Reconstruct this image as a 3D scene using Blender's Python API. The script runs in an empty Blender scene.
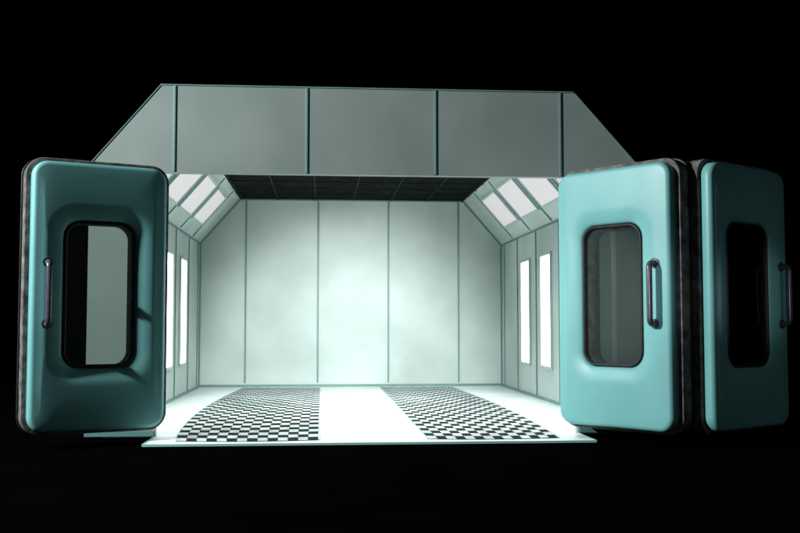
import bpy, math, random, bmesh
from mathutils import Vector, Matrix
random.seed(3)
scene=bpy.context.scene
col=scene.collection
scene.view_settings.view_transform='Standard'
scene.view_settings.look='None'
scene.view_settings.exposure=0

# ------------------------------------------------ materials
def mat(name, c1, c2=None, scale=2.0, rough=0.5, metal=0.0, bump=0.0, bscale=60, detail=5, coat=0.0, lo=0.35, hi=0.65, spec=0.5, rvar=0.0):
    m=bpy.data.materials.new(name); m.use_nodes=True
    nt=m.node_tree; b=nt.nodes['Principled BSDF']
    b.inputs['Roughness'].default_value=rough; b.inputs['Metallic'].default_value=metal
    b.inputs['Coat Weight'].default_value=coat; b.inputs['Specular IOR Level'].default_value=spec
    tc=nt.nodes.new('ShaderNodeTexCoord')
    n=nt.nodes.new('ShaderNodeTexNoise'); n.inputs['Scale'].default_value=scale; n.inputs['Detail'].default_value=detail
    nt.links.new(tc.outputs['Object'],n.inputs['Vector'])
    r=nt.nodes.new('ShaderNodeValToRGB')
    r.color_ramp.elements[0].position=lo; r.color_ramp.elements[1].position=hi
    r.color_ramp.elements[0].color=(*c1,1); r.color_ramp.elements[1].color=(*(c2 or c1),1)
    nt.links.new(n.outputs['Fac'],r.inputs['Fac']); nt.links.new(r.outputs['Color'],b.inputs['Base Color'])
    if rvar>0:
        n3=nt.nodes.new('ShaderNodeTexNoise'); n3.inputs['Scale'].default_value=scale*2.7; n3.inputs['Detail'].default_value=8
        nt.links.new(tc.outputs['Object'],n3.inputs['Vector'])
        mr=nt.nodes.new('ShaderNodeMapRange'); mr.inputs['To Min'].default_value=rough-rvar; mr.inputs['To Max'].default_value=rough+rvar
        nt.links.new(n3.outputs['Fac'],mr.inputs['Value']); nt.links.new(mr.outputs['Result'],b.inputs['Roughness'])
    if bump>0:
        n2=nt.nodes.new('ShaderNodeTexNoise'); n2.inputs['Scale'].default_value=bscale; n2.inputs['Detail'].default_value=4
        nt.links.new(tc.outputs['Object'],n2.inputs['Vector'])
        bp=nt.nodes.new('ShaderNodeBump'); bp.inputs['Strength'].default_value=bump; bp.inputs['Distance'].default_value=0.01
        nt.links.new(n2.outputs['Fac'],bp.inputs['Height']); nt.links.new(bp.outputs['Normal'],b.inputs['Normal'])
    return m
def emis(name,c,s,base=.4):
    m=bpy.data.materials.new(name); m.use_nodes=True
    b=m.node_tree.nodes['Principled BSDF']
    b.inputs['Base Color'].default_value=(base,base,base,1); b.inputs['Emission Color'].default_value=(*c,1); b.inputs['Emission Strength'].default_value=s
    return m
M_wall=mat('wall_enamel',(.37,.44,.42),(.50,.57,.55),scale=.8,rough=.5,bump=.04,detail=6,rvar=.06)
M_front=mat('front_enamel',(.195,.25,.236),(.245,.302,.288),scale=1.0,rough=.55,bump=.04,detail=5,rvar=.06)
M_rib=mat('rib_teal',(.11,.22,.205),(.14,.26,.24),rough=.45)
M_floor=mat('floor_enamel',(.62,.72,.70),(.76,.84,.82),scale=1.2,rough=.45,bump=.03,rvar=.1)
M_bar=mat('grate_bar',(.32,.39,.37),(.54,.62,.60),scale=2.5,rough=.5)
M_edge=mat('floor_edge',(.30,.56,.53),rough=.4)
M_plinth=mat('plinth_teal',(.10,.24,.23),rough=.5)
M_hole_dark=mat('grate_hole_dark',(.006,.007,.007),rough=.9,spec=.1)  # flat black painted in for the dark inside the grate openings
M_ground=mat('ground_black',(.0008,.0008,.0008),(.0012,.0012,.0012),rough=1,spec=0.0)
M_filter=mat('filter_black',(.001,.0014,.0014),(.016,.020,.020),scale=12,rough=.95,bump=.8,bscale=70,detail=9,spec=.05,lo=.4,hi=.7)
M_crib=mat('ceiling_rib',(.007,.014,.013),rough=.7,spec=.1)
M_teal=mat('door_teal',(.135,.385,.385),(.16,.42,.42),scale=1.6,rough=.45,bump=.02,bscale=140,rvar=.05)
M_core=mat('door_core',(.035,.034,.034),(.22,.21,.205),scale=11,rough=.8,bump=.4,bscale=40,detail=10,spec=.2,lo=.3,hi=.75)
M_rub=mat('rubber_black',(.006,.006,.007),(.016,.016,.018),scale=14,rough=.5,bump=.2,bscale=30,detail=8,spec=.3)
M_hand=mat('handle_steel',(.07,.075,.095),(.10,.105,.13),scale=20,rough=.3,metal=.4)
M_white=emis('lamp_white',(1,1,1),5.5)
M_pale=emis('lamp_pale',(.93,.89,.92),.55,.22)
M_frame=mat('lamp_frame',(.36,.45,.43),(.4,.5,.48),rough=.4)
def glass(name,haze):
    g=bpy.data.materials.new(name); g.use_nodes=True; nt=g.node_tree; nt.nodes.clear()
    N=nt.nodes.new; L=nt.links.new
    o=N('ShaderNodeOutputMaterial'); mx=N('ShaderNodeMixShader'); tr=N('ShaderNodeBsdfTransparent'); gl=N('ShaderNodeBsdfGlossy')
    fr=N('ShaderNodeFresnel'); fr.inputs['IOR'].default_value=1.4
    df=N('ShaderNodeBsdfDiffuse'); df.inputs['Color'].default_value=(.36,.46,.43,1); m2=N('ShaderNodeMixShader'); m2.inputs[0].default_value=haze
    tr.inputs['Color'].default_value=(.88,.92,.91,1); gl.inputs['Roughness'].default_value=.02
    L(tr.outputs[0],m2.inputs[1]); L(df.outputs[0],m2.inputs[2])
    L(fr.outputs[0],mx.inputs[0]); L(m2.outputs[0],mx.inputs[1]); L(gl.outputs[0],mx.inputs[2]); L(mx.outputs[0],o.inputs['Surface'])
    return g
M_glass=glass('window_glass',.08)
M_glass_b=glass('window_glass_light_haze',.035)
M_glass_clear=glass('window_glass_clear',.003)

# ------------------------------------------------ mesh helpers
def mk(name,verts,faces,m,parent=None,smooth=False,bevel=0):
    me=bpy.data.meshes.new(name); me.from_pydata([tuple(v) for v in verts],[],faces); me.validate()
    bm=bmesh.new(); bm.from_mesh(me); bmesh.ops.recalc_face_normals(bm,faces=bm.faces); bm.to_mesh(me); bm.free()
    me.materials.append(m)
    if smooth:
        for p in me.polygons: p.use_smooth=True
    ob=bpy.data.objects.new(name,me); col.objects.link(ob)
    if parent: ob.parent=parent
    if bevel>0:
        b=ob.modifiers.new('bevel','BEVEL'); b.width=bevel; b.segments=2; b.limit_method='ANGLE'
    return ob
X,Y,Z=Vector((1,0,0)),Vector((0,1,0)),Vector((0,0,1))
def ob8(o,a,b,c,ra,rb,rc):
    return [o+a*i+b*j+c*k for i in ra for j in rb for k in rc]
F8=[(0,1,3,2),(4,6,7,5),(0,4,5,1),(2,3,7,6),(0,2,6,4),(1,5,7,3)]
def boxes(name,lst,m,parent=None,bevel=0,fn=None):
    vs=[];fs=[]
    for b in lst:
        if len(b)==6: v=ob8(Vector(),X,Y,Z,(b[0],b[1]),(b[2],b[3]),(b[4],b[5]))
        else: v=ob8(*b)
        if fn: v=[fn(p) for p in v]
        n=len(vs); vs+=v; fs+=[tuple(n+i for i in f) for f in F8]
    return mk(name,vs,fs,m,parent,bevel=bevel)
def each(name,lst,m,parent=None,bevel=0):
    for b in lst: boxes(name,[b],m,parent,bevel)
def prism(name,poly,y0,y1,m,parent=None,bevel=0):
    n=len(poly)
    vs=[(x,y0,z) for x,z in poly]+[(x,y1,z) for x,z in poly]
    fs=[tuple(range(n)),tuple(range(2*n-1,n-1,-1))]+[(i,(i+1)%n,n+(i+1)%n,n+i) for i in range(n)]
    return mk(name,vs,fs,m,parent,bevel=bevel)

# ------------------------------------------------ booth
booth=bpy.data.objects.new('spray_booth',None); col.objects.link(booth); booth.location=(0,0,0)
booth['label']='brightly lit grey-green paint spray booth with open teal folding doors'
booth['category']='spray booth'
FY=9.8; BY=17.3; IL,IR=-2.13,3.20; OL,OR=-2.29,3.25
IZ,CZ=2.51,3.295; CL,CR=-1.45,2.52
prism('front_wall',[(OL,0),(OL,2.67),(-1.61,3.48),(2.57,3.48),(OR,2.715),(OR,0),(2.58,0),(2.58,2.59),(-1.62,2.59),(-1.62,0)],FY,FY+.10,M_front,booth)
def strip(p,q,w,d,y):
    p=Vector((p[0],y,p[1])); q=Vector((q[0],y,q[1])); a=(q-p); L=a.length; a.normalize(); n=a.cross(Y)
    return (p,a,n,Y,(0,L),(-w/2,w/2),(-d,.0))
each('front_rib',[strip((x,2.60),(x,3.465),.024,.009,FY-.001) for x in (-1.47,-.16,1.14,2.43)],M_rib,booth,bevel=.004)
each('jamb_rib',[strip((2.97,.06),(2.97,2.55),.05,.012,FY-.001)],M_wall,booth,bevel=.004)
each('front_trim',[strip((-1.60,3.472),(2.57,3.472),.012,.006,FY-.002),strip((OL+.008,2.675),(-1.61,3.468),.008,.005,FY-.002),strip((2.58,3.463),(OR-.006,2.716),.008,.005,FY-.002)],M_rib,booth)
each('plinth',[(OL,-1.63,FY-.03,FY-.002,0,.05),(2.59,OR,FY-.03,FY-.002,0,.05)],M_plinth,booth)
prism('back_wall',[(IL,0),(IL,IZ),(CL,CZ),(CR,CZ),(IR,IZ),(IR,0)],BY,BY+.1,M_wall,booth)
each('back_rib',[strip((x,.07),(x,3.27),.028,.018,BY-.001) for x in (-1.33,-.07,1.17,2.42)],M_rib,booth,bevel=.006)
boxes('back_trim',[strip((IL+.02,.03),(IR-.02,.03),.03,.02,BY-.002),strip((CL,CZ-.015),(CR,CZ-.015),.02,.02,BY-.003),
       strip((IL+.015,.04),(IL+.015,IZ),.02,.022,BY-.004),strip((IR-.015,.04),(IR-.015,IZ),.02,.022,BY-.004),
       strip((IL+.015,IZ),(CL+.01,CZ-.025),.02,.021,BY-.005),strip((CR-.01,CZ-.025),(IR-.015,IZ),.02,.021,BY-.005)],M_rib,booth)
y0=FY+.1; XL=-2.24
prism('side_wall',[(XL,0),(XL,2.66),(IL,IZ),(IL,0)],y0,BY+.1,M_wall,booth)
prism('side_wall',[(OR,0),(OR,2.70),(IR,IZ),(IR,0)],y0,BY+.1,M_wall,booth)
prism('sloped_panel',[(XL,2.665),(-1.62,3.46),(CL,CZ),(IL,IZ+.003)],y0,BY+.1,M_wall,booth)
prism('sloped_panel',[(OR,2.705),(2.57,3.47),(CR,CZ),(IR,IZ+.003)],y0,BY+.1,M_wall,booth)
prism('ceiling',[(CL,CZ),(-1.61,3.455),(2.57,3.465),(CR,CZ)],y0,BY,M_filter,booth)
cb=[]
for x in (-1.41,-.78,-.12,.55,1.21,1.86,2.48): cb.append((x-.010,x+.010,y0+.02,BY-.03,CZ-.018,CZ-.002))
yy=BY-.72
while yy>10.2:
    cb.append((CL,CR,yy-.010,yy+.010,CZ-.016,CZ-.003)); yy-=.72
boxes('ceiling_rib',cb,M_crib,booth)
wcent=[15.15,13.75,12.30,10.90]
scent=[15.45,14.05,12.65,11.25]
def axes(side):
    if side<0: return Vector((IL,0,0)),X
    return Vector((IR,0,0)),-X
for side in (-1,1):
    o,n=axes(side)
    rb=[(o,n,Y,Z,(.001,.016),(y-.013,y+.013),(.03,IZ-.02)) for y in (17.0,15.85,14.45,13.02,11.6,10.2)]
    rb+=[(o,n,Y,Z,(.002,.018),(y0,BY-.03),(IZ-.025,IZ)),(o,n,Y,Z,(.002,.018),(y0,BY-.03),(.0,.04))]
    boxes('wall_rib',rb,M_rib,booth)
    if side<0: p=Vector((IL,0,IZ)); q=Vector((CL,0,CZ))
    else: p=Vector((IR,0,IZ)); q=Vector((CR,0,CZ))
    s=(q-p); L=s.length; s.normalize(); sn=Vector((-s.z,0,s.x))
    if sn.x*side>0: sn=-sn
    each('slope_rib',[(p,sn,Y,s,(.001,.016),(y-.012,y+.012),(.03,L-.02)) for y in (16.15,14.75,13.35,11.95,10.55)],M_rib,booth)
    w=.035
    for c in wcent:
        a=.29
        lp=boxes('light_panel',[(o,n,Y,Z,(.001,.012),(c-a,c+a),(.50,2.07))],M_white,booth)
        boxes('light_frame',[(o,n,Y,Z,(.001,.035),(c-a-w,c-a),(.46,2.11)),(o,n,Y,Z,(.001,.035),(c+a,c+a+w),(.46,2.11)),
            (o,n,Y,Z,(.001,.034),(c-a,c+a),(.46,.5)),(o,n,Y,Z,(.001,.034),(c-a,c+a),(2.07,2.11))],M_frame,lp)
    for c in scent:
        a=.56; s0,s1=L*.27,L*.80
        lp=boxes('light_panel',[(p,sn,Y,s,(.001,.012),(c-a,c+a),(s0,s1))],M_pale,booth)
        boxes('light_frame',[(p,sn,Y,s,(.001,.025),(c-a-w,c-a),(s0-w,s1+w)),(p,sn,Y,s,(.001,.025),(c+a,c+a+w),(s0-w,s1+w)),
            (p,sn,Y,s,(.001,.024),(c-a,c+a),(s0-w,s0)),(p,sn,Y,s,(.001,.024),(c-a,c+a),(s1,s1+w))],M_frame,lp)
# floor
GX=[(-1.34,-.03),(1.01,2.26)]; G0=9.28; G1=17.06
FB=-.018
boxes('floor_plate',[(IL,IR,FY+.02,BY,FB,0),(-1.6,2.56,9.1,FY+.02,FB,0)],M_floor,booth)
boxes('floor_edge',[(-1.61,2.57,9.08,9.099,FB,.003),(-1.62,-1.602,9.1,FY-.04,FB,.002),(2.562,2.58,9.1,FY-.04,FB,.002)],M_edge,booth)
for gi,(a,b) in enumerate(GX):
    sg=-1 if gi==0 else 1
    amp=.17 if gi==0 else .11
    def bend(p,sg=sg,a=a,b=b,amp=amp):
        t=(p.y-G0)/(G1-G0); u=(p.x-a)/(b-a)
        dx=sg*amp*math.sin(math.pi*min(1,max(0,t))**.8)*(u if sg>0 else 1-u)
        dy=.07*math.sin(math.pi*u)*(1-t)
        return Vector((p.x+dx,p.y-dy+.03,p.z))
    nx=14; cx=(b-a)/nx; ny=40
    # rows: a little deeper near the entrance, closer together further in
    wts=[1.25-.5*j/ny for j in range(ny)]; tot=sum(wts); ys=[G0]
    for wt in wts: ys.append(ys[-1]+wt/tot*(G1-G0))
    gb=boxes('floor_grate',[(a+i*cx,a+(i+1)*cx,ys[j],ys[j+1],.002,.005) for i in range(nx) for j in range(ny)],M_hole_dark,booth,fn=bend)  # thin black sheet under the bars, in place of deep shaded holes
    bm=bmesh.new(); bm.from_mesh(gb.data); bmesh.ops.remove_doubles(bm,verts=bm.verts,dist=1e-4)
    inner=[f for f in bm.faces if abs(f.normal.z)<.5 and all(len(e.link_faces)>2 for e in f.edges)]
    bmesh.ops.delete(bm,geom=inner,context='FACES_ONLY'); bm.to_mesh(gb.data); bm.free()
    bl=[]
    for i in range(nx):
        for j in range(ny):
            if (i+j)%2==0:
                g=.002+.010*j/ny
                bl.append((a+i*cx+.002,a+(i+1)*cx-.002,ys[j]+g,ys[j+1]-g,.0045,.0075))
    boxes('grate_bars',bl,M_bar,gb,fn=bend)
    rim=[]
    for j in range(ny):
        for x in (a-.012,b): rim.append((x,x+.012,ys[j],ys[j+1],.002,.010))
    rb=boxes('grate_rim',rim,M_edge,booth,fn=bend)
    bm=bmesh.new(); bm.from_mesh(rb.data); bmesh.ops.remove_doubles(bm,verts=bm.verts,dist=1e-4); bm.to_mesh(rb.data); bm.free()

# ------------------------------------------------ doors
NC=10;NS=10
def rr(x0,x1,z0,z1,r,y):
    pts=[]
    cs=[(x1-r,z0+r,-90),(x1-r,z1-r,0),(x0+r,z1-r,90),(x0+r,z0+r,180)]
    for k,(cx,cz,a0) in enumerate(cs):
        for i in range(NC+1):
            a=math.radians(a0+90*i/NC); pts.append(Vector((cx+r*math.cos(a),y,cz+r*math.sin(a))))
        nx,nz,na=cs[(k+1)%4]; a=math.radians(na)
        q=Vector((nx+r*math.cos(a),y,nz+r*math.sin(a))); p=pts[-1]
        for i in range(1,NS): pts.append(p.lerp(q,i/NS))
    return pts
def loft(name,loops,m,parent,closed=True,smooth=True):
    n=len(loops[0]); vs=[p for l in loops for p in l]; fs=[]
    K=len(loops)
    for k in range(K if closed else K-1):
        k2=(k+1)%K
        for i in range(n): fs.append((k*n+i,k*n+(i+1)%n,k2*n+(i+1)%n,k2*n+i))
    if not closed: fs+=[tuple(range(n)),tuple((K-1)*n+i for i in range(n))]
    return mk(name,vs,fs,m,parent,smooth=smooth)
def tube(name,path,r,m,parent,seg=14):
    vs=[];fs=[]
    for i,p in enumerate(path):
        d=(path[min(i+1,len(path)-1)]-path[max(i-1,0)]).normalized()
        u=X; v=d.cross(u).normalized()
        for k in range(seg):
            a=2*math.pi*k/seg; vs.append(p+u*math.cos(a)*r+v*math.sin(a)*r)
    K=len(path)
    for i in range(K-1):
        for k in range(seg): fs.append((i*seg+k,i*seg+(k+1)%seg,(i+1)*seg+(k+1)%seg,(i+1)*seg+k))
    fs+=[tuple(range(seg)),tuple((K-1)*seg+k for k in range(seg))]
    return mk(name,vs,fs,m,parent,smooth=True)
def handle(hx,parent,yb,sg):
    z0,z1=1.09,1.64; d=.10; r=.028; path=[]
    def P(y,z): return Vector((hx,yb+sg*y,z))
    path.append(P(-.01,z0)); path.append(P(.4*d,z0))
    for i in range(7):
        a=math.radians(90*i/6); path.append(P(d-.05+.05*math.sin(a),z0+.05-.05*math.cos(a)))
    path.append(P(d,(z0+z1)/2))
    for i in range(7):
        a=math.radians(90*i/6); path.append(P(d-.05+.05*math.cos(a),z1-.05+.05*math.sin(a)))
    path.append(P(.4*d,z1)); path.append(P(-.01,z1))
    h=tube('handle',path,r,M_hand,parent)
    bm=bmesh.new(); bm.from_mesh(h.data)
    for z in (z0,z1):
        bmesh.ops.create_cone(bm,cap_ends=True,segments=20,radius1=.046,radius2=.038,depth=.024,matrix=Matrix.Translation((hx,yb+sg*.01,z))@Matrix.Rotation(math.radians(90*sg),4,'X'))
    bm.to_mesh(h.data); bm.free()
    return h
def door(loc,ang,W,wf,hf,rear,gm):
    Z0,Z1=.12,2.565; wx0,wx1=W*wf[0],W*wf[1]; wz0,wz1=.69,2.03
    T=.11; R=.045; RO=.14; RW=.15
    loops=[rr(0,W,Z0,Z1,RO,T)]
    for i in range(9):
        a=math.radians(90*i/8); ins=R*(1-math.cos(a)); loops.append(rr(ins,W-ins,Z0+ins,Z1-ins,RO-ins,R*(1-math.sin(a))))
    loops.append(rr(.10,W-.10,Z0+.10,Z1-.10,RO-.04,-.006))
    for oo,y in ((.17,-.010),(.14,-.0095),(.11,-.006),(.08,.000),(.05,.008),(.025,.017),(.008,.028),(0,.06)):
        loops.append(rr(wx0-oo,wx1+oo,wz0-oo,wz1+oo,RW+oo*.8,y))
    loops.append(rr(wx0,wx1,wz0,wz1,RW,T))
    d=loft('door',loops,M_teal,booth)
    d.location=(loc[0],loc[1],0); d.rotation_euler=(0,0,math.radians(ang))
    def ring(name,ext,y0,y1,ro,hole,m,bev):
        a,b,c,e=-ext,W+ext,Z0-ext*.7,Z1+ext*.9
        l=[]
        for i in range(5):
            t=math.radians(90*i/4); ins=bev*(1-math.sin(t)); l.append(rr(a+ins,b-ins,c+ins,e-ins,ro-ins,y1-bev*(1-math.cos(t)) ))
        for i in range(5):
            t=math.radians(90*i/4); ins=bev*(1-math.cos(t)); l.append(rr(a+ins,b-ins,c+ins,e-ins,ro-ins,y0+bev*(1-math.sin(t))))
        l.append(rr(wx0+hole,wx1-hole,wz0+hole,wz1-hole,RW-hole,y0))
        l.append(rr(wx0+hole,wx1-hole,wz0+hole,wz1-hole,RW-hole,y1))
        return loft(name,l,m,d)
    ring('door_core',.045,T+.001,T+.14,.17,.015,M_core,.008)
    ring('door_gasket',.062,T+.142,T+.165,.18,.017,M_rub,.010)
    l=[]
    for i in range(12):
        t=2*math.pi*i/12; oo=-.014+.017*math.cos(t); l.append(rr(wx0-oo,wx1+oo,wz0-oo,wz1+oo,RW+oo,.045+.026*math.sin(t)))
    loft('window_frame',l,M_rub,d)
    h=.018
    loft('window_glass',[rr(wx0+h,wx1-h,wz0+h,wz1-h,RW-h,.06),rr(wx0+h,wx1-h,wz0+h,wz1-h,RW-h,.066)],gm,d,closed=False,smooth=False)
    handle(W*hf,d,.0,-1)
    if rear: handle(W*hf,d,T+.155,1)
    return d
door((-2.58,8.93),24.8,1.22,(.235,.765),.115,False,M_glass)
door((2.32,9.53),-52.7,1.28,(.225,.755),.88,False,M_glass_b)
door((3.485,8.52),33.5,1.24,(.215,.76),.885,True,M_glass_clear)

# ------------------------------------------------ ground
gr=boxes('ground',[(-60,60,-60,80,-.2,-.03)],M_ground); gr['kind']='structure'

# ------------------------------------------------ lights
w=bpy.data.worlds.new('World'); scene.world=w; w.use_nodes=True
w.node_tree.nodes['Background'].inputs[0].default_value=(0,0,0,1); w.node_tree.nodes['Background'].inputs[1].default_value=0
def area(name,loc,tgt,size,power,c=(1,1,1),sy=None,spread=180):
    l=bpy.data.lights.new(name,'AREA'); l.energy=power; l.color=c; l.size=size; l.spread=math.radians(spread)
    if sy: l.shape='RECTANGLE'; l.size_y=sy
    ob=bpy.data.objects.new(name,l); col.objects.link(ob); ob.location=loc
    ob.rotation_euler=(Vector(tgt)-Vector(loc)).to_track_quat('-Z','Y').to_euler(); return ob
def spot(name,loc,tgt,size,power,soft,c=(1,1,1),blend=1):
    sp=bpy.data.lights.new(name,'SPOT'); sp.energy=power; sp.spot_size=math.radians(size); sp.spot_blend=blend; sp.shadow_soft_size=soft; sp.color=c
    so=bpy.data.objects.new(name,sp); col.objects.link(so); so.location=loc
    so.rotation_euler=(Vector(tgt)-so.location).to_track_quat('-Z','Y').to_euler()
area('key_lamp',(-10.0,5.25,6.2),(1.5,9.4,1.6),.2,2450,(.96,1,1))
area('camera_fill',(.6,-.5,1.9),(.9,9.6,1.4),.7,14,(.95,1,1))  # added fill near the camera, lights the jambs behind the door windows
spot('door_fill',(7.5,1.5,3.6),(4.1,9,1.3),26,120,.4,(.95,1,1))  # added fill aimed at the far right door, no real fixture
spot('window_fill',(0.1,.4,1.5),(2.85,9.7,1.35),11,1100,.1,(.95,1,1))  # added narrow beam to brighten the jamb behind the nearer right window
spot('far_window_fill',(0.3,.4,1.4),(4.15,9.1,1.35),7,500,.1,(.95,1,1))  # added beam through the far window to pick out the rear handle
area('booth_fill',(.53,12.2,3.24),(.53,12.2,0),2.4,180,(.93,1,.985),3.6,spread=120)  # added unseen fill under the ceiling, hidden by the header, brightens the floor
spot('wall_glow_fill',(.53,10.3,2.95),(.53,17.3,.0),54,2400,.25,(.93,1,.98))  # added spot hidden behind the header, makes the back wall's central glow

cam=bpy.data.cameras.new('camera'); co=bpy.data.objects.new('camera',cam); col.objects.link(co); scene.camera=co
co.location=(0,0,1.08); cam.sensor_width=36; cam.lens=980/800*36; cam.clip_end=500
co.rotation_euler=(math.radians(90+3.416),0,math.radians(-4.55))
